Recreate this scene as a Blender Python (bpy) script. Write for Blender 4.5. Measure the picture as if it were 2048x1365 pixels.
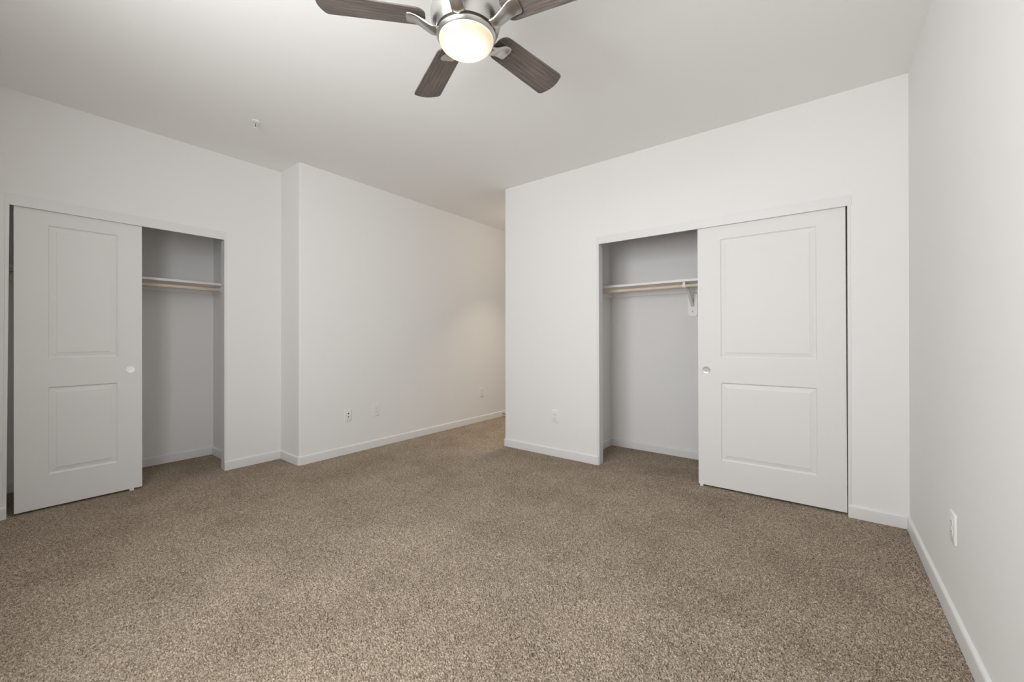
import bpy, math, random
from mathutils import Vector, Matrix

# ------------------------------------------------------------------ scene, camera, light
scene = bpy.context.scene
COL = scene.collection
for o in list(bpy.data.objects):
    bpy.data.objects.remove(o, do_unlink=True)

XA, XA2, YS, YB, XBL, XC, H = -4.1073, -3.7365, 1.7148, 3.3699, -2.6814, 0.4156, 2.74
YF = -0.40                       # inner face of the window wall behind the camera
YE = 5.50                        # end of the passage
CAM_H, F_PX, YAW, PITCH, ROLL = 1.14372, 806.3167, -0.655121, 0.0028076, -0.0003962

cam_data = bpy.data.cameras.new('camera')
cam = bpy.data.objects.new('camera', cam_data)
COL.objects.link(cam)
cam_data.sensor_fit = 'HORIZONTAL'
cam_data.sensor_width = 36.0
cam_data.lens = 36.0 * F_PX / 2048.0
cam_data.shift_y = -(682.5 - 675.5068) / 2048.0
cam_data.clip_start = 0.02
fwd = Vector((math.sin(YAW), math.cos(YAW), 0)); rgt = Vector((math.cos(YAW), -math.sin(YAW), 0)); up = Vector((0, 0, 1))
fwd, up = fwd * math.cos(PITCH) + up * math.sin(PITCH), up * math.cos(PITCH) - fwd * math.sin(PITCH)
rgt, up = rgt * math.cos(ROLL) + up * math.sin(ROLL), up * math.cos(ROLL) - rgt * math.sin(ROLL)
m = Matrix((rgt, up, -fwd)).transposed().to_4x4()
m.translation = Vector((0, 0, CAM_H))
cam.matrix_world = m
scene.camera = cam

scene.view_settings.view_transform = 'Standard'
scene.view_settings.look = 'None'
scene.view_settings.gamma = 1.0
scene.view_settings.use_curve_mapping = False
scene.view_settings.exposure = 0.0
scene.cycles.max_bounces = 14
scene.cycles.diffuse_bounces = 10
scene.cycles.sample_clamp_indirect = 6.0

world = bpy.data.worlds.new('sky')
scene.world = world
world.use_nodes = True
wn = world.node_tree
for n in list(wn.nodes): wn.nodes.remove(n)
sky = wn.nodes.new('ShaderNodeTexSky'); sky.sky_type = 'NISHITA'
sky.sun_elevation = math.radians(48); sky.sun_rotation = math.radians(20); sky.sun_disc = False
bg = wn.nodes.new('ShaderNodeBackground'); bg.inputs['Strength'].default_value = 0.08
wo = wn.nodes.new('ShaderNodeOutputWorld')
wn.links.new(sky.outputs['Color'], bg.inputs['Color']); wn.links.new(bg.outputs['Background'], wo.inputs['Surface'])

def area_light(name, loc, rot, sx, sy, power, color):
    l = bpy.data.lights.new(name, 'AREA'); l.shape = 'RECTANGLE'; l.size = sx; l.size_y = sy
    l.energy = power; l.color = color
    o = bpy.data.objects.new(name, l); COL.objects.link(o); o.location = loc; o.rotation_euler = rot
    return o
# daylight coming through the window behind the camera
WIN = (-1.88, -0.38, 1.00, 2.50)   # x0, x1, z0, z1 of the window opening
area_light('window_daylight', ((WIN[0] + WIN[1]) / 2, YF - 0.16, (WIN[2] + WIN[3]) / 2), (math.radians(90), 0, 0),
           WIN[1] - WIN[0], WIN[3] - WIN[2], 93.0, (0.96, 0.978, 0.988))

# ------------------------------------------------------------------ materials
def new_mat(name):
    mt = bpy.data.materials.new(name); mt.use_nodes = True
    nt = mt.node_tree; b = nt.nodes['Principled BSDF']
    return mt, nt, b
def N(nt, t, **kw):
    n = nt.nodes.new(t)
    for k, v in kw.items(): setattr(n, k, v)
    return n
def coords(nt, scale=(1, 1, 1)):
    tc = N(nt, 'ShaderNodeTexCoord'); mp = N(nt, 'ShaderNodeMapping'); mp.inputs['Scale'].default_value = scale
    nt.links.new(tc.outputs['Object'], mp.inputs['Vector'])
    return mp.outputs['Vector']
def noise(nt, vec, scale, detail=2.0, rough=0.5):
    n = N(nt, 'ShaderNodeTexNoise'); n.inputs['Scale'].default_value = scale
    n.inputs['Detail'].default_value = detail; n.inputs['Roughness'].default_value = rough
    nt.links.new(vec, n.inputs['Vector']); return n.outputs['Fac']
def ramp(nt, fac, stops):
    r = N(nt, 'ShaderNodeValToRGB'); e = r.color_ramp.elements
    while len(e) > 1: e.remove(e[-1])
    e[0].position = stops[0][0]; e[0].color = (*stops[0][1], 1)
    for p, c in stops[1:]:
        q = e.new(p); q.color = (*c, 1)
    nt.links.new(fac, r.inputs['Fac']); return r.outputs['Color']
def mix(nt, fac, a, b, blend='MIX'):
    x = N(nt, 'ShaderNodeMix', data_type='RGBA', blend_type=blend)
    def put(sock, v):
        if hasattr(v, 'is_output'): nt.links.new(v, sock)
        elif isinstance(v, (int, float)): sock.default_value = v
        else: sock.default_value = (*v, 1)
    put(x.inputs[0], fac); put(x.inputs[6], a); put(x.inputs[7], b)
    return x.outputs[2]
def bump(nt, bsdf, height, strength, dist):
    b = N(nt, 'ShaderNodeBump'); b.inputs['Strength'].default_value = strength; b.inputs['Distance'].default_value = dist
    nt.links.new(height, b.inputs['Height']); nt.links.new(b.outputs['Normal'], bsdf.inputs['Normal'])

def paint(name, col, rough, tex=0.0, scale=160, spec=0.5):
    mt, nt, b = new_mat(name)
    b.inputs['Base Color'].default_value = (*col, 1); b.inputs['Roughness'].default_value = rough
    b.inputs['Specular IOR Level'].default_value = spec
    if tex:
        v = coords(nt)
        bump(nt, b, noise(nt, v, scale, 3.0), tex, 0.002)
    return mt
M_WALL = paint('wall_paint', (0.79, 0.782, 0.772), 0.75, 0.10, spec=0.25)
M_CEIL = paint('ceiling_paint', (0.88, 0.872, 0.86), 0.85, 0.07, 120, spec=0.15)
M_TRIM = paint('trim_enamel', (0.735, 0.73, 0.724), 0.38)
M_DOOR = paint('door_enamel', (0.75, 0.742, 0.73), 0.5, 0.05, 90, spec=0.22)
M_SHELF = paint('shelf_enamel', (0.84, 0.83, 0.815), 0.4)
M_PLATE = paint('white_plastic', (0.79, 0.782, 0.77), 0.35)
M_DARK = paint('slot_dark', (0.03, 0.028, 0.026), 0.6)
M_GAP = paint('motor_gap', (0.045, 0.03, 0.022), 0.5)
M_RUBBER = paint('white_rubber', (0.75, 0.74, 0.72), 0.6)

def carpet():
    mt, nt, b = new_mat('taupe_carpet')
    v = coords(nt)
    tuft = noise(nt, v, 230, 2.0, 0.65)
    flecks = ramp(nt, tuft, [(0.34, (0.150, 0.115, 0.080)), (0.45, (0.335, 0.270, 0.205)), (0.55, (0.440, 0.363, 0.286)), (0.68, (0.62, 0.528, 0.432))])
    coarse = noise(nt, v, 75, 2.0, 0.6)
    flecks = mix(nt, 1.0, flecks, ramp(nt, coarse, [(0.32, (0.70, 0.69, 0.67)), (0.5, (1, 1, 1)), (0.68, (1.24, 1.24, 1.24))]), 'MULTIPLY')
    lay = noise(nt, v, 2.3, 3.0, 0.55)                    # pile brushed different ways by feet and vacuum
    lc = ramp(nt, lay, [(0.34, (0.88, 0.87, 0.86)), (0.5, (1, 1, 1)), (0.66, (1.1, 1.1, 1.1))])
    c = mix(nt, 1.0, flecks, lc, 'MULTIPLY')
    nt.links.new(c, b.inputs['Base Color'])
    b.inputs['Roughness'].default_value = 1.0; b.inputs['Specular IOR Level'].default_value = 0.0
    bump(nt, b, noise(nt, v, 420, 2.0, 0.6), 0.6, 0.004)
    return mt
M_CARPET = carpet()

def nickel(name, rough=0.27, aniso=0.5):
    mt, nt, b = new_mat(name)
    b.inputs['Base Color'].default_value = (0.60, 0.585, 0.565, 1); b.inputs['Metallic'].default_value = 1.0
    b.inputs['Roughness'].default_value = rough
    return mt
M_NICKEL = nickel('brushed_nickel', 0.30)
M_CHROME = paint('satin_chrome', (0.90, 0.90, 0.90), 0.13); M_CHROME.node_tree.nodes['Principled BSDF'].inputs['Metallic'].default_value = 1.0
M_STEEL = paint('dark_spring_steel', (0.30, 0.30, 0.30), 0.35); M_STEEL.node_tree.nodes['Principled BSDF'].inputs['Metallic'].default_value = 1.0

def grey_oak():
    mt, nt, b = new_mat('grey_oak_laminate')
    v = coords(nt, (0.9, 42, 42))
    warp = noise(nt, coords(nt, (2.2, 7, 7)), 1.6, 2.0)
    wv = N(nt, 'ShaderNodeTexWave', wave_type='BANDS', bands_direction='Y')
    wv.inputs['Scale'].default_value = 16; wv.inputs['Distortion'].default_value = 4.0
    wv.inputs['Detail'].default_value = 2.0; wv.inputs['Detail Scale'].default_value = 1.0
    nt.links.new(coords(nt, (0.16, 1, 1)), wv.inputs['Vector'])
    g = noise(nt, v, 9.0, 4.0, 0.65)
    c1 = ramp(nt, g, [(0.3, (0.085, 0.068, 0.060)), (0.52, (0.170, 0.142, 0.128)), (0.72, (0.265, 0.232, 0.213))])
    c2 = ramp(nt, wv.outputs['Fac'], [(0.0, (0.72, 0.70, 0.69)), (0.6, (1.08, 1.08, 1.08)), (1.0, (1.15, 1.15, 1.15))])
    c = mix(nt, 0.55, c1, c2, 'MULTIPLY')
    c3 = ramp(nt, warp, [(0.35, (0.8, 0.8, 0.8)), (0.65, (1.2, 1.18, 1.16))])
    c = mix(nt, 0.8, c, c3, 'MULTIPLY')
    nt.links.new(c, b.inputs['Base Color']); b.inputs['Roughness'].default_value = 0.5
    b.inputs['Specular IOR Level'].default_value = 0.3
    return mt
M_OAK = grey_oak()

def rod_wood():
    mt, nt, b = new_mat('pale_birch_rod')
    g = noise(nt, coords(nt, (40, 40, 2.0)), 3.0, 3.0)
    nt.links.new(ramp(nt, g, [(0.3, (0.64, 0.51, 0.38)), (0.7, (0.78, 0.66, 0.53))]), b.inputs['Base Color'])
    b.inputs['Roughness'].default_value = 0.45
    return mt
M_ROD = rod_wood()

def lit_glass():
    # frosted bowl lit from inside: brightest at the bottom, warmer and weaker in the band under the ring
    mt, nt, b = new_mat('lit_frosted_glass')
    b.inputs['Base Color'].default_value = (0.22, 0.21, 0.19, 1); b.inputs['Roughness'].default_value = 0.35; b.inputs['Specular IOR Level'].default_value = 0.2
    tc = N(nt, 'ShaderNodeTexCoord'); sx = N(nt, 'ShaderNodeSeparateXYZ')
    nt.links.new(tc.outputs['Object'], sx.inputs['Vector'])
    mr = N(nt, 'ShaderNodeMapRange'); nt.links.new(sx.outputs['Z'], mr.inputs['Value'])
    mr.inputs['From Min'].default_value = -0.046; mr.inputs['From Max'].default_value = 0.0
    c = ramp(nt, mr.outputs['Result'], [(0.0, (1.0, 0.93, 0.82)), (0.10, (0.72, 0.65, 0.54)), (0.30, (0.42, 0.36, 0.27)), (0.55, (0.35, 0.28, 0.18)), (0.78, (0.355, 0.29, 0.195)), (0.90, (0.42, 0.37, 0.29)), (0.98, (0.46, 0.42, 0.36))])
    nt.links.new(c, b.inputs['Emission Color']); b.inputs['Emission Strength'].default_value = 2.2
    return mt
M_GLOW = lit_glass()

# ------------------------------------------------------------------ mesh helpers
class MB:
    """collects shapes and links them as one mesh object"""
    def __init__(s): s.v = []; s.f = []; s.mi = []
    def add(s, verts, faces, mi=0):
        b = len(s.v); s.v += [tuple(p) for p in verts]
        for f in faces: s.f.append(tuple(b + i for i in f)); s.mi.append(mi)
        return s
    def box(s, x0, x1, y0, y1, z0, z1, mi=0):
        v = [(x0, y0, z0), (x1, y0, z0), (x1, y1, z0), (x0, y1, z0), (x0, y0, z1), (x1, y0, z1), (x1, y1, z1), (x0, y1, z1)]
        return s.add(v, [(3, 2, 1, 0), (4, 5, 6, 7), (0, 1, 5, 4), (1, 2, 6, 5), (2, 3, 7, 6), (3, 0, 4, 7)], mi)
    def prism(s, poly, z0, z1, mi=0, mat=None):
        n = len(poly)
        v = [Vector((x, y, z0)) for x, y in poly] + [Vector((x, y, z1)) for x, y in poly]
        if mat: v = [mat @ p for p in v]
        f = [tuple(reversed(range(n))), tuple(range(n, 2 * n))] + [(i, (i + 1) % n, n + (i + 1) % n, n + i) for i in range(n)]
        return s.add(v, f, mi)
    def loft(s, rings, mi=0, cap=True, closed=True):
        n = len(rings[0]); v = [p for r in rings for p in r]; f = []
        for k in range(len(rings) - 1):
            for i in range(n if closed else n - 1):
                a = k * n + i; b_ = k * n + (i + 1) % n
                f.append((a, b_, b_ + n, a + n))
        if cap:
            f.append(tuple(reversed(range(n)))); f.append(tuple(range((len(rings) - 1) * n, len(rings) * n)))
        return s.add(v, f, mi)
    def lathe(s, prof, seg=48, mat=None, mi=0, cap=True):
        rings = []
        for r, z in prof:
            ring = [Vector((r * math.cos(2 * math.pi * i / seg), r * math.sin(2 * math.pi * i / seg), z)) for i in range(seg)]
            rings.append([mat @ p for p in ring] if mat else ring)
        return s.loft(rings, mi, cap)
    def tube(s, pts, rad, seg=12, mi=0):
        pts = [Vector(p) for p in pts]; rings = []
        for i, p in enumerate(pts):
            t = (pts[min(i + 1, len(pts) - 1)] - pts[max(i - 1, 0)]).normalized()
            a = t.orthogonal().normalized() if i == 0 else (a - t * a.dot(t)).normalized()
            b = t.cross(a)
            rings.append([p + (a * math.cos(2 * math.pi * k / seg) + b * math.sin(2 * math.pi * k / seg)) * rad for k in range(seg)])
        return s.loft(rings, mi)
    def build(s, name, mats, parent=None, loc=(0, 0, 0), rot=(0, 0, 0), smooth=None, bevel=0.0, seg=2):
        me = bpy.data.meshes.new(name)
        me.from_pydata(s.v, [], s.f); me.validate(); 
        if not isinstance(mats, (list, tuple)): mats = [mats]
        for mt in mats: me.materials.append(mt)
        if len(me.polygons) == len(s.mi): me.polygons.foreach_set('material_index', s.mi)
        import bmesh
        bm = bmesh.new(); bm.from_mesh(me); bmesh.ops.recalc_face_normals(bm, faces=bm.faces); bm.to_mesh(me); bm.free()
        if smooth is not None:
            me.polygons.foreach_set('use_smooth', [True] * len(me.polygons)); me.set_sharp_from_angle(angle=math.radians(smooth))
        me.update()
        o = bpy.data.objects.new(name, me); COL.objects.link(o); o.location = loc; o.rotation_euler = rot
        if parent: o.parent = parent
        if bevel:
            md = o.modifiers.new('bevel', 'BEVEL'); md.width = bevel; md.segments = seg; md.limit_method = 'ANGLE'; md.angle_limit = math.radians(40)
            md.harden_normals = False
        return o
def struct(o):
    o['kind'] = 'structure'; return o
def tag(o, label, cat, group=None):
    o['label'] = label; o['category'] = cat; o['kind'] = 'thing'
    if group: o['group'] = group
    return o
def thing(name, label, cat, loc=(0, 0, 0), rot=(0, 0, 0), group=None):
    o = bpy.data.objects.new(name, None); COL.objects.link(o); o.empty_display_size = 0.05
    o.location = loc; o.rotation_euler = rot
    return tag(o, label, cat, group)
def dup(root, loc, rot, label):
    r = root.copy(); COL.objects.link(r); r.location = loc; r.rotation_euler = rot; r['label'] = label
    for ch in list(root.children):
        c = ch.copy(); COL.objects.link(c); c.parent = r
        for g in list(ch.children):
            d = g.copy(); COL.objects.link(d); d.parent = c
    return r

# ------------------------------------------------------------------ room shell
A_L, A_R = 0.0715, 1.2590          # rough edges of the left closet opening (along y)
B_L, B_R = -1.6090, 0.1405         # rough edges of the right closet opening (along x)
HEAD = 2.035
WT = 0.075                         # thickness of the closet front walls
CA_X, CA_Y0, CA_Y1 = -4.794, -0.037, 1.3676     # left closet: back plane, side planes
CB_Y, CB_X0 = 4.0946, -1.802                     # right closet: back plane, left side plane

struct(MB().box(-5.0, 0.6, -1.05, 5.65, -0.10, -0.014).build('floor_slab', M_CARPET))
def carpet_pile(step=0.003):
    # cut pile as a real height field: tufts about a centimetre across
    import numpy as np
    rng = np.random.default_rng(5)
    x0, x1, y0, y1 = -4.80, 0.42, YF - 0.02, 5.51
    nx, ny = int((x1 - x0) / step), int((y1 - y0) / step)
    fx = np.fft.fftfreq(nx, step)[None, :]; fy = np.fft.rfftfreq(ny, step)
    fy = np.fft.fftfreq(ny, step)[:, None]
    k = np.sqrt(fx * fx + fy * fy)
    white = np.fft.fft2(rng.standard_normal((ny, nx)))
    def band(c, wdt): 
        h = np.real(np.fft.ifft2(white * np.exp(-((k - c) / wdt) ** 2))); return h / h.std()
    n = band(118.0, 60.0)
    pit = 1.0 / (1.0 + np.exp((n + 0.72) * 4.5))          # narrow gaps between the tufts
    h = np.tanh(n * 0.8) * 0.0022 - pit * 0.0110 + band(9.0, 6.0) * 0.0008 - 0.0015
    X, Y = np.meshgrid(x0 + np.arange(nx) * step, y0 + np.arange(ny) * step)
    X = X + rng.uniform(-0.3, 0.3, X.shape) * step; Y = Y + rng.uniform(-0.3, 0.3, Y.shape) * step
    co = np.stack([X, Y, h], -1).reshape(-1, 3).astype(np.float32)
    i = (np.arange(ny - 1)[:, None] * nx + np.arange(nx - 1)[None, :])
    cx, cy = X[:-1, :-1], Y[:-1, :-1]
    keep = ~(((cy > 1.74) & (cx < XA2 - 0.02)) | ((cy > CB_Y + 0.02) & (cx > XBL + 0.02)) | ((cy > YB + 0.09) & (cx > XBL + 0.02) & (cx < CB_X0 - 0.02)) | ((cx < XA - 0.1) & ((cy < CA_Y0 - 0.02) | (cy > CA_Y1 + 0.02))))
    i = i[keep]
    q = np.stack([i, i + 1, i + 1 + nx, i + nx], -1).astype(np.int32)
    used, inv = np.unique(q, return_inverse=True)
    co = co[used]; q = inv.reshape(-1, 4).astype(np.int32)
    me = bpy.data.meshes.new('floor')
    me.vertices.add(len(co)); me.vertices.foreach_set('co', co.ravel())
    me.loops.add(q.size); me.loops.foreach_set('vertex_index', q.ravel())
    me.polygons.add(len(q)); me.polygons.foreach_set('loop_start', np.arange(0, q.size, 4, dtype=np.int32))
    me.polygons.foreach_set('use_smooth', np.ones(len(q), bool))
    me.update(calc_edges=True)
    me.materials.append(M_CARPET)
    o = bpy.data.objects.new('floor', me); COL.objects.link(o)
    return o
struct(carpet_pile())
struct(MB().box(-5.0, 0.6, -1.05, 5.65, H, H + 0.12).build('ceiling', M_CEIL))

w = MB()
w.box(XA - WT, XA, YF, A_L, 0, H); w.box(XA - WT, XA, A_R, YS + 0.01, 0, H); w.box(XA - WT, XA, A_L, A_R, HEAD, H)
struct(w.build('wall_left', M_WALL))
def arc(cx, cy, r, a0, a1, n=7):
    return [(cx + r * math.cos(math.radians(a0 + (a1 - a0) * i / (n - 1))), cy + r * math.sin(math.radians(a0 + (a1 - a0) * i / (n - 1)))) for i in range(n)]
RB = 0.016
w = MB().prism([(-5.0, YS)] + arc(XA2 - RB, YS + RB, RB, -90, 0) + [(XA2, YE + 0.1), (-5.0, YE + 0.1)], 0, H)
struct(w.build('wall_passage_left', M_WALL, smooth=35))
w = MB(); w.box(-5.0, CA_X, CA_Y0 - 0.1, YS, 0, H); w.box(CA_X, XA - WT, CA_Y0 - 0.1, CA_Y0, 0, H); w.box(CA_X, XA - WT, CA_Y1, YS, 0, H)
struct(w.build('wall_left_closet', M_WALL))
w = MB(); w.box(CB_X0, B_L, YB, YB + WT, 0, H); w.box(B_R, XC, YB, YB + WT, 0, H); w.box(B_L, B_R, YB, YB + WT, HEAD, H)
rb = 0.008
w.prism([(CB_X0, YB)] + [(CB_X0, YE + 0.1), (XBL, YE + 0.1)] + arc(XBL + rb, YB + rb, rb, 180, 270), 0, H)
struct(w.build('wall_back', M_WALL, smooth=35))
struct(MB().box(CB_X0, XC, CB_Y, CB_Y + 0.1, 0, H).build('wall_back_closet', M_WALL))
struct(MB().box(XC, XC + 0.1, YF - 0.1, CB_Y + 0.1, 0, H).build('wall_right', M_WALL))
struct(MB().box(XA2, XBL, YE, YE + 0.1, 0, H).build('wall_passage_end', M_WALL))
w = MB(); x0, x1, z0, z1 = WIN
w.box(XA - WT, x0, YF - 0.12, YF, 0, H); w.box(x1, XC, YF - 0.12, YF, 0, H); w.box(x0, x1, YF - 0.12, YF, 0, z0); w.box(x0, x1, YF - 0.12, YF, z1, H)
struct(w.build('wall_window_side', M_WALL))
wr = MB()
fr = 0.045
for a, b_ in ((x0, x0 + fr), (x1 - fr, x1), ((x0 + x1) / 2 - 0.03, (x0 + x1) / 2 + 0.03)): wr.box(a, b_, YF - 0.10, YF - 0.05, z0, z1)
wr.box(x0, x1, YF - 0.10, YF - 0.05, z0, z0 + fr); wr.box(x0, x1, YF - 0.10, YF - 0.05, z1 - fr, z1)
win = struct(wr.build('window_1', M_PLATE))

# closet head boards (flush fascia) and jambs: trim
def head_board(name, along, lo, hi, plane, z0=2.0, z1=2.069):
    m_ = MB()
    if along == 'y': m_.box(plane - 0.013, plane + 0.0035, lo, hi, z0, z1)
    else: m_.box(lo, hi, plane - 0.0035, plane + 0.013, z0, z1)
    return struct(m_.build(name, M_TRIM, bevel=0.0015))
head_board('trim_1', 'y', 0.0668, 1.2675, XA, 2.0022, 2.0735)
head_board('trim_2', 'x', -1.6255, 0.1525, YB, 1.9985, 2.067)
def jamb(name, axis, plane, out0, in0, out1, in1, z1):
    """board lining one side of an opening; (out, in) at the floor and at the top"""
    d0, d1 = 0.003, -WT - 0.001
    if axis == 'x':      # wall plane x = plane, room on +x
        P = lambda d, t, z: (plane + d, t, z)
    else:                # wall plane y = plane, room on -y
        P = lambda d, t, z: (t, plane - d, z)
    ring0 = [P(d0, out0, 0), P(d0, in0, 0), P(d1, in0, 0), P(d1, out0, 0)]
    ring1 = [P(d0, out1, z1), P(d0, in1, z1), P(d1, in1, z1), P(d1, out1, z1)]
    return struct(MB().loft([ring0, ring1]).build(name, M_TRIM, bevel=0.0015))
jamb('trim_3', 'x', XA, 0.0590, 0.0757, 0.0674, 0.0846, 2.003)
jamb('trim_4', 'x', XA, 1.2680, 1.2525, 1.2680, 1.2505, 2.003)
jamb('trim_5', 'y', YB, -1.6165, -1.5925, -1.6205, -1.5985, 1.999)
jamb('trim_6', 'y', YB, 0.1490, 0.1325, 0.1490, 0.1318, 1.999)

# baseboards: one profile swept along the foot of each wall (room on the left of the path)
BT, BH = 0.013, 0.0795
PROF = [(0, 0), (BT, 0), (BT, BH - 0.013), (BT - 0.0008, BH - 0.008), (BT - 0.0035, BH - 0.0035), (BT - 0.0075, BH), (0, BH)]
def baseboard(name, path):
    pts = [Vector((x, y, 0)) for x, y in path]; rings = []
    for i, p in enumerate(pts):
        d0 = (p - pts[i - 1]).normalized() if i else None
        d1 = (pts[i + 1] - p).normalized() if i < len(pts) - 1 else None
        n0 = Vector((-d0.y, d0.x, 0)) if d0 else None; n1 = Vector((-d1.y, d1.x, 0)) if d1 else None
        if n0 is None: off = n1
        elif n1 is None: off = n0
        else:
            s_ = (n0 + n1).normalized(); off = s_ / max(0.2, s_.dot(n0))
        rings.append([p + off * a + Vector((0, 0, z)) for a, z in PROF])
    return struct(MB().loft(rings).build(name, M_TRIM, smooth=50))
arcA = arc(XA2 - RB, YS + RB, RB, 0, -90)
baseboard('baseboard_left', [(XA2, YE)] + arcA + [(XA, YS), (XA, 1.2535)])
baseboard('baseboard_left_2', [(XA, 0.0757), (XA, YF)])
baseboard('baseboard_back', [(XC, YF), (XC, YB), (0.1335, YB)])
baseboard('baseboard_back_2', [(-1.6, YB)] + list(reversed(arc(XBL + rb, YB + rb, rb, 180, 270))) + [(XBL, YE)])
baseboard('baseboard_left_closet', [(XA - WT, CA_Y1), (CA_X, CA_Y1), (CA_X, CA_Y0), (XA - WT, CA_Y0)])
baseboard('baseboard_back_closet', [(XC, YB + WT), (XC, CB_Y), (CB_X0, CB_Y), (CB_X0, YB + WT)])
baseboard('baseboard_window_side', [(XA, YF), (XC, YF)])

# ------------------------------------------------------------------ sliding closet doors
def door_slab(wd, ht, th, px0, px1, panels):
    """two-panel moulded door standing in the local xz plane, face towards -y"""
    b = MB()
    b.add([(0, th, 0), (wd, th, 0), (wd, th, ht), (0, th, ht)], [(0, 1, 2, 3)])
    b.add([(0, 0, 0), (wd, 0, 0), (wd, th, 0), (0, th, 0)], [(0, 1, 2, 3)])
    b.add([(0, 0, ht), (wd, 0, ht), (wd, th, ht), (0, th, ht)], [(0, 1, 2, 3)])
    b.add([(0, 0, 0), (0, th, 0), (0, th, ht), (0, 0, ht)], [(0, 1, 2, 3)])
    b.add([(wd, 0, 0), (wd, th, 0), (wd, th, ht), (wd, 0, ht)], [(0, 1, 2, 3)])
    q = lambda x0, x1, z0, z1: b.add([(x0, 0, z0), (x1, 0, z0), (x1, 0, z1), (x0, 0, z1)], [(0, 1, 2, 3)])
    q(0, px0, 0, ht); q(px1, wd, 0, ht)
    zs = [0] + [z for p in panels for z in p] + [ht]
    for i in range(0, len(zs), 2): q(px0, px1, zs[i], zs[i + 1])
    steps = [(0, 0), (0.0008, 0.0016), (0.005, 0.0066), (0.009, 0.0090), (0.0125, 0.0092), (0.016, 0.0084), (0.0365, 0.0046), (0.0385, 0.0042), (0.0392, 0.0014), (0.0402, 0.0012)]
    for z0, z1 in panels:
        rings = [[(px0 + i, d, z0 + i), (px1 - i, d, z0 + i), (px1 - i, d, z1 - i), (px0 + i, d, z1 - i)] for i, d in steps]
        n = len(rings); v = [p for r_ in rings for p in r_]; f = []
        for k in range(n - 1):
            for i in range(4): f.append((k * 4 + i, k * 4 + (i + 1) % 4, k * 4 + 4 + (i + 1) % 4, k * 4 + 4 + i))
        f.append(tuple(range((n - 1) * 4, n * 4))); b.add(v, f)
    return b
def pull(parent, x, z, mt):
    """round flush cup pull let into the face"""
    mt4 = Matrix.Translation((x, 0, z)) @ Matrix.Rotation(math.radians(90), 4, 'X')
    p = MB().lathe([(0.0290, -0.001), (0.0290, 0.0026), (0.0280, 0.0038), (0.0262, 0.0038), (0.0252, 0.0026), (0.0248, 0.0004), (0.0235, 0.0003), (0.010, 0.0002)], 40, mt4).build('finger_pull', mt, parent, smooth=30)
    return p
def closet_door(label, wd, ht, th, px0, px1, panels, loc, rot, pull_at=None):
    t = thing('sliding_closet_door', label, 'door', loc, rot)
    s = door_slab(wd, ht, th, px0, px1, panels).build('door_panel', M_DOOR, t)
    if pull_at:
        p = pull(t, pull_at[0], pull_at[1], M_CHROME); p['label'] = 'round satin chrome flush pull'
    return t
DTH = 0.030
# left closet: face looks towards +x, so local x runs along +y
zA = 0.014
closet_door('white two-panel sliding door of the left closet, round pull near its right edge', 0.6175, 2.008, DTH, 0.1455, 0.4825,
            [(0.2165, 0.804), (0.998, 1.8935)], (XA - 0.0165, 0.1068, zA), (0, 0, math.radians(90)), (0.552, 0.9005)).rotation_euler = (0.0, 0.0, math.radians(90))
# right closet: face looks towards -y
closet_door('white two-panel sliding door of the right closet, round pull near its left edge', 0.8925, 2.006, DTH, 0.1600, 0.7415,
            [(0.2075, 0.796), (0.9845, 1.8835)], (-0.7640, YB + 0.0165, zA), (0, 0, 0), (0.0585, 0.8865))
doors = [o for o in COL.objects if o.name.startswith('sliding_closet_door')]
# they hang slightly out of plumb on their rollers
doors[0].rotation_mode = 'XYZ'
doors[0].matrix_world = Matrix.Translation((XA - 0.0165, 0.1068, zA)) @ Matrix.Rotation(math.radians(90), 4, 'Z') @ Matrix.Rotation(-0.0026, 4, 'Y')
doors[1].rotation_euler = (0, -0.0030, 0)
# the second leaf of the right closet, parked behind the first one
closet_door('white sliding door parked behind the front door of the right closet', 0.8700, 2.006, DTH, 0.16, 0.72,
            [(0.2075, 0.796), (0.9845, 1.8835)], (-0.7435, YB + 0.0545, zA), (0, -0.0008, 0))

# floor guides under the meeting corner of each door
def guide_mesh(slot):
    b = MB(); b.box(-0.012, 0.012, -0.006, slot + 0.008, 0.0, 0.005)
    b.box(-0.012, 0.012, -0.006, -0.002, 0.005, 0.024); b.box(-0.012, 0.012, slot + 0.002, slot + 0.006, 0.005, 0.024)
    return b
g = guide_mesh(DTH).build('floor_guide', M_PLATE, None, (XA - 0.0165, 0.6650, 0), (0, 0, math.radians(90)), bevel=0.001)
tag(g, 'small white floor guide under the left closet door', 'door guide')
g = guide_mesh(DTH).build('floor_guide', M_PLATE, None, (-0.742, YB + 0.0165, 0), (0, 0, 0), bevel=0.001)
tag(g, 'small white floor guide under the right closet door', 'door guide')

# ------------------------------------------------------------------ closet fittings
def shelf(label, along, wall, lo, hi, depth, zt, zb, cleat_z, trim_name):
    """painted shelf board resting on cleats nailed round the closet walls"""
    if along == 'y':    # back wall x = wall, shelf grows to +x
        bx = lambda b, d0, d1, t0, t1, z0, z1: b.box(wall + d0, wall + d1, t0, t1, z0, z1)
    else:               # back wall y = wall, shelf grows to -y
        bx = lambda b, d0, d1, t0, t1, z0, z1: b.box(t0, t1, wall - d1, wall - d0, z0, z1)
    tag(bx(MB(), 0.001, depth, lo + 0.001, hi - 0.001, zb, zt).build('closet_shelf', M_SHELF, None, bevel=0.002), label, 'shelf')
    c = MB(); bx(c, 0, 0.018, lo, hi, cleat_z, zb - 0.0003)
    for t0, t1 in ((lo, lo + 0.018), (hi - 0.018, hi)): bx(c, 0.018, depth - 0.012, t0, t1, cleat_z, zb - 0.0003)
    struct(c.build(trim_name, M_SHELF, bevel=0.003))
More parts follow.
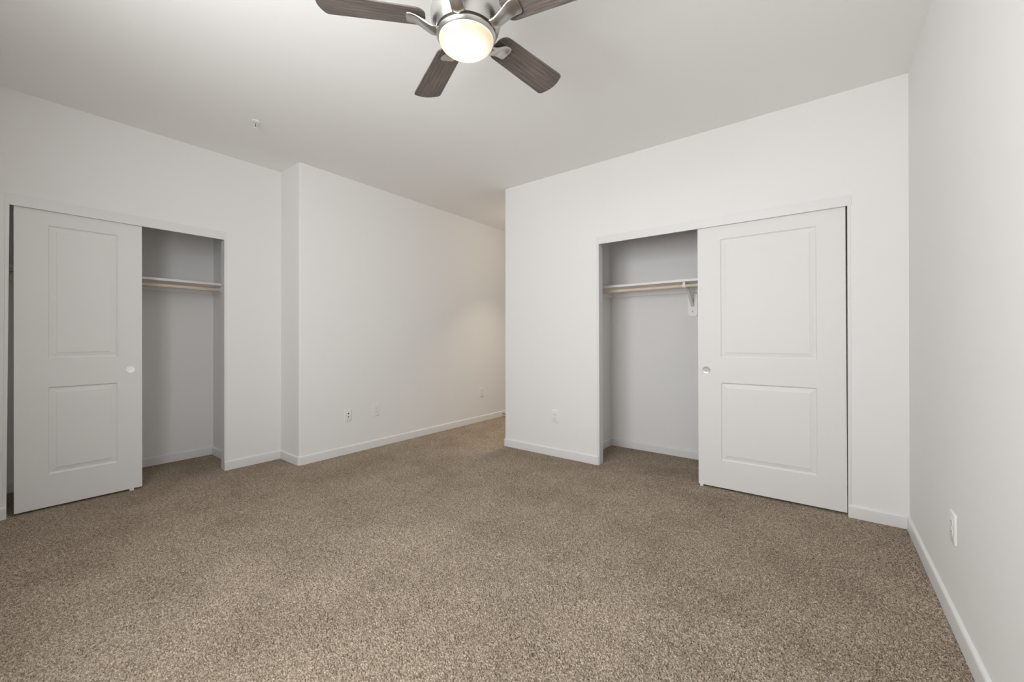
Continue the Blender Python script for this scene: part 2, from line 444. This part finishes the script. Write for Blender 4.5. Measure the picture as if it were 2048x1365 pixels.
shelf('white painted shelf inside the left closet, above its rod', 'y', CA_X, CA_Y0, CA_Y1, 0.335, 1.662, 1.641, 1.580, 'trim_7')
shelf('white painted shelf inside the right closet, above its rod', 'x', CB_Y, CB_X0, XC, 0.335, 1.671, 1.649, 1.580, 'trim_8')
def rod(label, a, b_, rad=0.0160):
    t = thing('closet_rod', label, 'rod')
    a, b_ = Vector(a), Vector(b_); d = (b_ - a).normalized()
    mt4 = Matrix.Translation(a) @ d.to_track_quat('Z', 'Y').to_matrix().to_4x4()
    L = (b_ - a).length
    o = MB().lathe([(rad, 0.001), (rad, L - 0.001)], 24).build('pole', M_ROD, t, smooth=40); o.matrix_local = mt4
    for e in (0, 1):
        m2 = mt4 @ Matrix.Translation((0, 0, L if e else 0)) @ (Matrix.Rotation(math.pi, 4, 'X') if e else Matrix.Identity(4))
        s_ = MB().lathe([(0.027, 0), (0.027, 0.003), (0.0195, 0.006), (0.0190, 0.013), (rad + 0.0008, 0.013)], 24).build('rod_socket', M_PLATE, t, smooth=40); s_.matrix_local = m2
    return t
rod('pale wooden hanging rod under the left closet shelf', (CA_X + 0.295, CA_Y0 + 0.018, 1.603), (CA_X + 0.295, CA_Y1 - 0.018, 1.603))
RZ, RY = 1.6145, CB_Y - 0.295
rod('pale wooden hanging rod under the right closet shelf', (CB_X0 + 0.018, RY, RZ), (XC - 0.018, RY, RZ))

# white steel shelf-and-rod bracket in the right closet
bx_ = -0.973
t = thing('shelf_bracket', 'white metal shelf and rod bracket on the back wall of the right closet', 'bracket', (bx_, CB_Y, 1.356))
def oct_poly(w_, h_, c):
    return [(-w_ + c, 0), (w_ - c, 0), (w_, c), (w_, h_ - c), (w_ - c, h_), (-w_ + c, h_), (-w_, h_ - c), (-w_, c)]
mt4 = Matrix.Rotation(math.radians(90), 4, 'X')
bk = MB().prism(oct_poly(0.0415, 0.224, 0.016), 0.0, 0.011, 0, mt4).build('backing_plate', M_SHELF, t, bevel=0.002)
MB().box(-0.013, 0.013, -0.0135, -0.011, 0.03, 0.224).build('wall_strip', M_PLATE, t, bevel=0.001)
st = MB()
st.lathe([(0.004, 0), (0.004, 0.003), (0.002, 0.004)], 12, Matrix.Translation((0, -0.0135, 0.044)) @ mt4)
st.build('screw', M_STEEL, t)
arm = MB()      # top arm under the shelf and the diagonal brace, folded steel
arm.box(-0.013, 0.013, -0.315, -0.0185, 0.2885, 0.2925)
def bar(b, p, q, wx, wz):
    p, q = Vector(p), Vector(q); d = (q - p).normalized(); n = d.cross(Vector((1, 0, 0))).normalized()
    r_ = lambda c: [c + Vector((-wx, 0, 0)) - n * wz, c + Vector((wx, 0, 0)) - n * wz, c + Vector((wx, 0, 0)) + n * wz, c + Vector((-wx, 0, 0)) + n * wz]
    b.loft([r_(p), r_(q)])
arm.build('top_arm', M_PLATE, t, bevel=0.001)
br = MB(); bar(br, (0, -0.0135, 0.098), (0, -0.235, 0.288), 0.0125, 0.009)
br.build('brace', M_PLATE, t, bevel=0.002)
hk = MB()       # cup that carries the rod
cz = RZ - 1.356; cy_ = -0.295
ring_ = []
for k in range(11):
    a = math.radians(-200 + k * 22)
    ring_.append((cy_ + 0.0185 * math.cos(a), cz + 0.0185 * math.sin(a)))
out = []
for k in range(10, -1, -1):
    a = math.radians(-200 + k * 22)
    out.append((cy_ + 0.0165 * math.cos(a), cz + 0.0165 * math.sin(a)))
poly = ring_ + out
hk.add([(-0.014, y_, z_) for y_, z_ in poly] + [(0.014, y_, z_) for y_, z_ in poly],
       [(i, (i + 1) % 22, 22 + (i + 1) % 22, 22 + i) for i in range(22)] + [(i, i + 1, 20 - i, 21 - i) for i in range(10)] + [(22 + i, 23 + i, 42 - i, 43 - i) for i in range(10)])
hk.box(-0.010, 0.010, cy_ - 0.021, cy_ - 0.0165, cz - 0.004, 0.2885)
hk.build('rod_hook', M_PLATE, t, smooth=40)

# ------------------------------------------------------------------ wall plates
def rrect(w_, h_, r_, n=5):
    pts = []
    for cx, cz, a0 in ((w_ - r_, h_ - r_, 0), (-w_ + r_, h_ - r_, 90), (-w_ + r_, -h_ + r_, 180), (w_ - r_, -h_ + r_, 270)):
        pts += arc(cx, cz, r_, a0, a0 + 90, n)
    return pts
def plate_mesh(w_, h_):
    b = MB(); steps = [(0, 0), (0, 0.003), (0.002, 0.0055), (0.005, 0.0065)]
    rings = []
    for i, d in steps: rings.append([(x, -d, z) for x, z in rrect(w_ - i, h_ - i, 0.004)])
    return b.loft(rings)
PW, PH = 0.0385, 0.0615
RX = Matrix.Rotation(math.radians(90), 4, 'X')      # extrude along -y
def outlet(label, loc, rz):
    t = thing('wall_outlet', label, 'outlet', loc, (0, 0, rz), 'wall plates')
    plate_mesh(PW, PH).build('cover_plate', M_PLATE, t, smooth=30)
    for s in (1, -1):
        b = MB(); zc = 0.0195 * s
        b.prism([(x, zc + z) for x, z in rrect(0.0168, 0.0142, 0.008)], 0.004, 0.0078, 0, RX)
        for x, hh in ((-0.0062, 0.0042), (0.0062, 0.0034)): b.box(x - 0.0011, x + 0.0011, -0.0081, -0.0075, zc + 0.003 - hh, zc + 0.003 + hh, 1)
        b.lathe([(0.0024, 0.0074), (0.0024, 0.0081)], 12, Matrix.Translation((0, 0, zc - 0.0078)) @ RX, 1)
        b.build('receptacle', [M_PLATE, M_DARK], t, smooth=30)
    MB().lathe([(0.003, 0.006), (0.0026, 0.0075)], 12, RX).build('screw', M_PLATE, t)
    return t
zo = 0.3895
o1 = outlet('white duplex outlet on the left wall, to the right of the two-jack plate', (XA2, 2.5040, zo), math.radians(90))
o2 = dup(o1, (XA2, 4.167, 0.401), (0, 0, math.radians(90)), 'white outlet farthest down the passage wall, near its door stop')
o3 = dup(o1, (-2.0595, YB, 0.388), (0, 0, 0), 'white duplex outlet on the back wall, left of the right closet')
o4 = dup(o1, (XC, 2.343, 0.3905), (0, 0, math.radians(-90)), 'white duplex outlet low on the right-hand side wall')
t = thing('jack_plate', 'white wall plate with two round cable jacks, left of an outlet', 'wall plate', (XA2, 2.1845, 0.385), (0, 0, math.radians(90)), 'wall plates')
plate_mesh(PW, PH).build('cover_plate', M_PLATE, t, smooth=30)
for z_, r_ in ((0.0165, 0.0066), (-0.0165, 0.0056)):
    b = MB(); mm = Matrix.Translation((0, 0, z_)) @ RX
    b.lathe([(0.012, 0.005), (0.012, 0.008), (0.0105, 0.0088)], 24, mm, 0)
    b.lathe([(r_, 0.0085), (r_, 0.0105)], 20, mm, 1)
    b.build('cable_jack', [M_PLATE, M_DARK], t, smooth=30)
for z_ in (0.045, -0.045):
    MB().lathe([(0.003, 0.006), (0.0026, 0.0075)], 12, Matrix.Translation((0, 0, z_)) @ RX).build('screw', M_PLATE, t)

# spring door stop on the passage baseboard
t = thing('door_stop', 'spring door stop on the passage baseboard, just left of the back wall corner', 'door stop', (XA2 + BT, 4.612, 0.046))
RYm = Matrix.Rotation(math.radians(90), 4, 'Y')
MB().lathe([(0.013, 0), (0.012, 0.004), (0.008, 0.006)], 24, RYm).build('base', M_PLATE, t, smooth=40)
MB().tube([(0.005 + 0.060 * i / 160, 0.0062 * math.cos(i * 0.72), 0.0062 * math.sin(i * 0.72) - 0.00004 * i) for i in range(161)], 0.0013, 6).build('spring', M_STEEL, t, smooth=60)
MB().lathe([(0.0075, 0.062), (0.0080, 0.066), (0.0080, 0.078), (0.006, 0.081)], 20, RYm @ Matrix.Translation((0.0065, 0, 0))).build('tip', M_RUBBER, t, smooth=40)

# fire sprinkler in the ceiling
t = thing('fire_sprinkler', 'small pendant fire sprinkler on the ceiling above the left closet', 'sprinkler', (-3.291, 1.197, H))
MB().lathe([(0.030, 0.0), (0.0295, -0.003), (0.024, -0.007), (0.016, -0.008)], 32).build('escutcheon', M_PLATE, t, smooth=40)
sp = MB(); sp.lathe([(0.010, -0.006), (0.010, -0.018), (0.007, -0.020)], 20)
for s in (1, -1): sp.tube([(0.007 * s, 0, -0.018), (0.012 * s, 0, -0.026), (0.010 * s, 0, -0.036), (0.002 * s, 0, -0.044)], 0.0016, 8)
sp.build('body', M_CHROME, t, smooth=40)
MB().lathe([(0.0022, -0.020), (0.0022, -0.043)], 10).build('bulb', M_DARK, t, smooth=40)
MB().lathe([(0.012, -0.0445), (0.0125, -0.046), (0.004, -0.048)], 24).build('deflector', M_CHROME, t, smooth=40)

# ------------------------------------------------------------------ ceiling fan
FX, FY = -1.1344, 1.1753
fan = thing('ceiling_fan', 'brushed nickel five-blade ceiling fan with lit frosted bowl and grey wood blades', 'ceiling fan', (FX, FY, H))
def fan_lathe(name, prof, mt, seg=96, smooth=28):
    return MB().lathe([(r_, z_ - H) for r_, z_ in prof], seg).build(name, mt, fan, smooth=smooth)
fan_lathe('canopy', [(0.078, H), (0.078, H - 0.03), (0.062, H - 0.058), (0.03, H - 0.066), (0.02, H - 0.067)], M_NICKEL)
fan_lathe('downrod', [(0.0135, H - 0.06), (0.0135, 2.505)], M_NICKEL, 32)
fan_lathe('motor_housing', [(0.020, 2.525), (0.060, 2.522), (0.105, 2.510), (0.128, 2.492), (0.139, 2.468), (0.1425, 2.440), (0.141, 2.425), (0.136, 2.405), (0.1295, 2.387), (0.1235, 2.374), (0.1215, 2.3715), (0.112, 2.3715), (0.06, 2.3715)], M_NICKEL)
fan_lathe('gap_ring', [(0.1135, 2.3745), (0.1135, 2.3600), (0.06, 2.3600)], M_GAP)
fan_lathe('light_ring', [(0.108, 2.3635), (0.1165, 2.3635), (0.1185, 2.3620), (0.1185, 2.3585), (0.1115, 2.3492), (0.1095, 2.3480), (0.1075, 2.3490)], M_NICKEL)
bowl = [(0.1085, 0.0), (0.1086, -0.006), (0.1065, -0.014), (0.1015, -0.0225), (0.0930, -0.0300), (0.0800, -0.0362), (0.0640, -0.0408), (0.0450, -0.0440), (0.0240, -0.0458), (0.006, -0.0463)]
MB().lathe(bowl, 96).build('light_bowl', M_GLOW, fan, (0, 0, 2.3500 - H), smooth=60)

BZ = 2.418
PITCH_B = math.radians(12.5)
def blade_outline(s0=0.158, s1=0.566, n=10):
    """half outline of a blade: rounded root, widening body, tip with soft corners"""
    top = []
    hw0, hw1 = 0.0600, 0.0715
    for i in range(n + 1):                      # root corner
        a = math.radians(180 - 90 * i / n); r_ = 0.040
        top.append((s0 + r_ + r_ * math.cos(a) + 0.004, hw0 - r_ + r_ * math.sin(a)))
    for i in range(n + 1):                      # tip corner
        a = math.radians(88 - 76 * i / n); r_ = 0.024
        top.append((s1 - 0.012 - r_ + r_ * math.cos(a), hw1 - r_ + r_ * math.sin(a)))
    xe = top[-1][0]; ye = top[-1][1]
    for k in (0.8, 0.6, 0.4, 0.2): top.append((s1 - (s1 - xe) * k * k, ye * k))
    return top + [(s1, 0)] + [(x, -y) for x, y in reversed(top)]
def blade_mesh():
    b = MB(); b.prism(blade_outline(), -0.003, 0.003)
    return b
def arm_mesh():
    """cast blade arm: narrow foot at the motor, sweeping out to a plate under the blade"""
    secs = [(0.112, 2.3740, 0.0250, 0.0, 0.0040), (0.124, 2.3715, 0.0262, 0.0, 0.0045), (0.136, 2.3735, 0.0264, 0.08, 0.0050), (0.150, 2.3800, 0.0266, 0.28, 0.0054),
            (0.165, 2.3885, 0.0274, 0.52, 0.0054), (0.178, 2.3960, 0.0288, 0.75, 0.0050), (0.190, 2.4020, 0.0306, 0.92, 0.0046), (0.202, 2.4062, 0.0324, 1.0, 0.0042),
            (0.214, 2.4085, 0.0334, 1.0, 0.0040), (0.224, 2.4092, 0.0336, 1.0, 0.0040), (0.2305, 2.4094, 0.0322, 1.0, 0.0038), (0.2340, 2.4095, 0.0285, 1.0, 0.0034), (0.2362, 2.4096, 0.020, 1.0, 0.0028)]
    rings = []
    for r_, z_, hw, tw, th in secs:
        ca, sa = math.cos(-PITCH_B * tw), math.sin(-PITCH_B * tw)
        rg = (1 - tw) * 0.006                                    # keel along the underside, fading out under the blade
        prof = [(-hw, th * 0.2), (-hw * 0.96, -th * 0.6), (-hw * 0.88, -th), (-hw * 0.1, -th - rg), (hw * 0.88, -th), (hw * 0.96, -th * 0.6), (hw, th * 0.2), (hw * 0.9, th), (0, th), (-hw * 0.9, th)]
        rings.append([(r_, y * ca - z * sa, z_ - H + y * sa + z * ca) for y, z in prof])
    return MB().loft(rings)
ang0 = 84.0
blade = blade_mesh().build('blade', M_OAK, fan, bevel=0.0012)
armo = arm_mesh().build('blade_arm', M_NICKEL, fan, smooth=38)
for k in range(5):
    a = math.radians(ang0 + 72 * k)
    bo = blade if k == 0 else blade.copy(); ao = armo if k == 0 else armo.copy()
    if k:
        COL.objects.link(bo); COL.objects.link(ao); bo.parent = fan; ao.parent = fan
    bo.matrix_local = Matrix.Translation((0, 0, BZ - H)) @ Matrix.Rotation(a, 4, 'Z') @ Matrix.Rotation(-PITCH_B, 4, 'X')
    ao.matrix_local = Matrix.Rotation(a, 4, 'Z')

# ------------------------------------------------------------------ lamp in the passage beyond the corner
LX, LY = -2.80, 4.25
t = thing('recessed_downlight', 'round recessed ceiling downlight in the passage, hidden behind the back wall corner', 'ceiling lamp', (LX, LY, H))
MB().lathe([(0.075, -0.001), (0.095, -0.001), (0.095, -0.006), (0.075, -0.004)], 48, cap=False).build('trim_ring', M_PLATE, t, smooth=40)
l = bpy.data.lights.new('passage_lamp', 'AREA'); l.shape = 'DISK'; l.size = 0.15; l.energy = 7.2; l.color = (1.0, 0.86, 0.67); l.spread = math.radians(84)
lo = bpy.data.objects.new('passage_lamp', l); COL.objects.link(lo); lo.location = (LX, LY, H - 0.003)
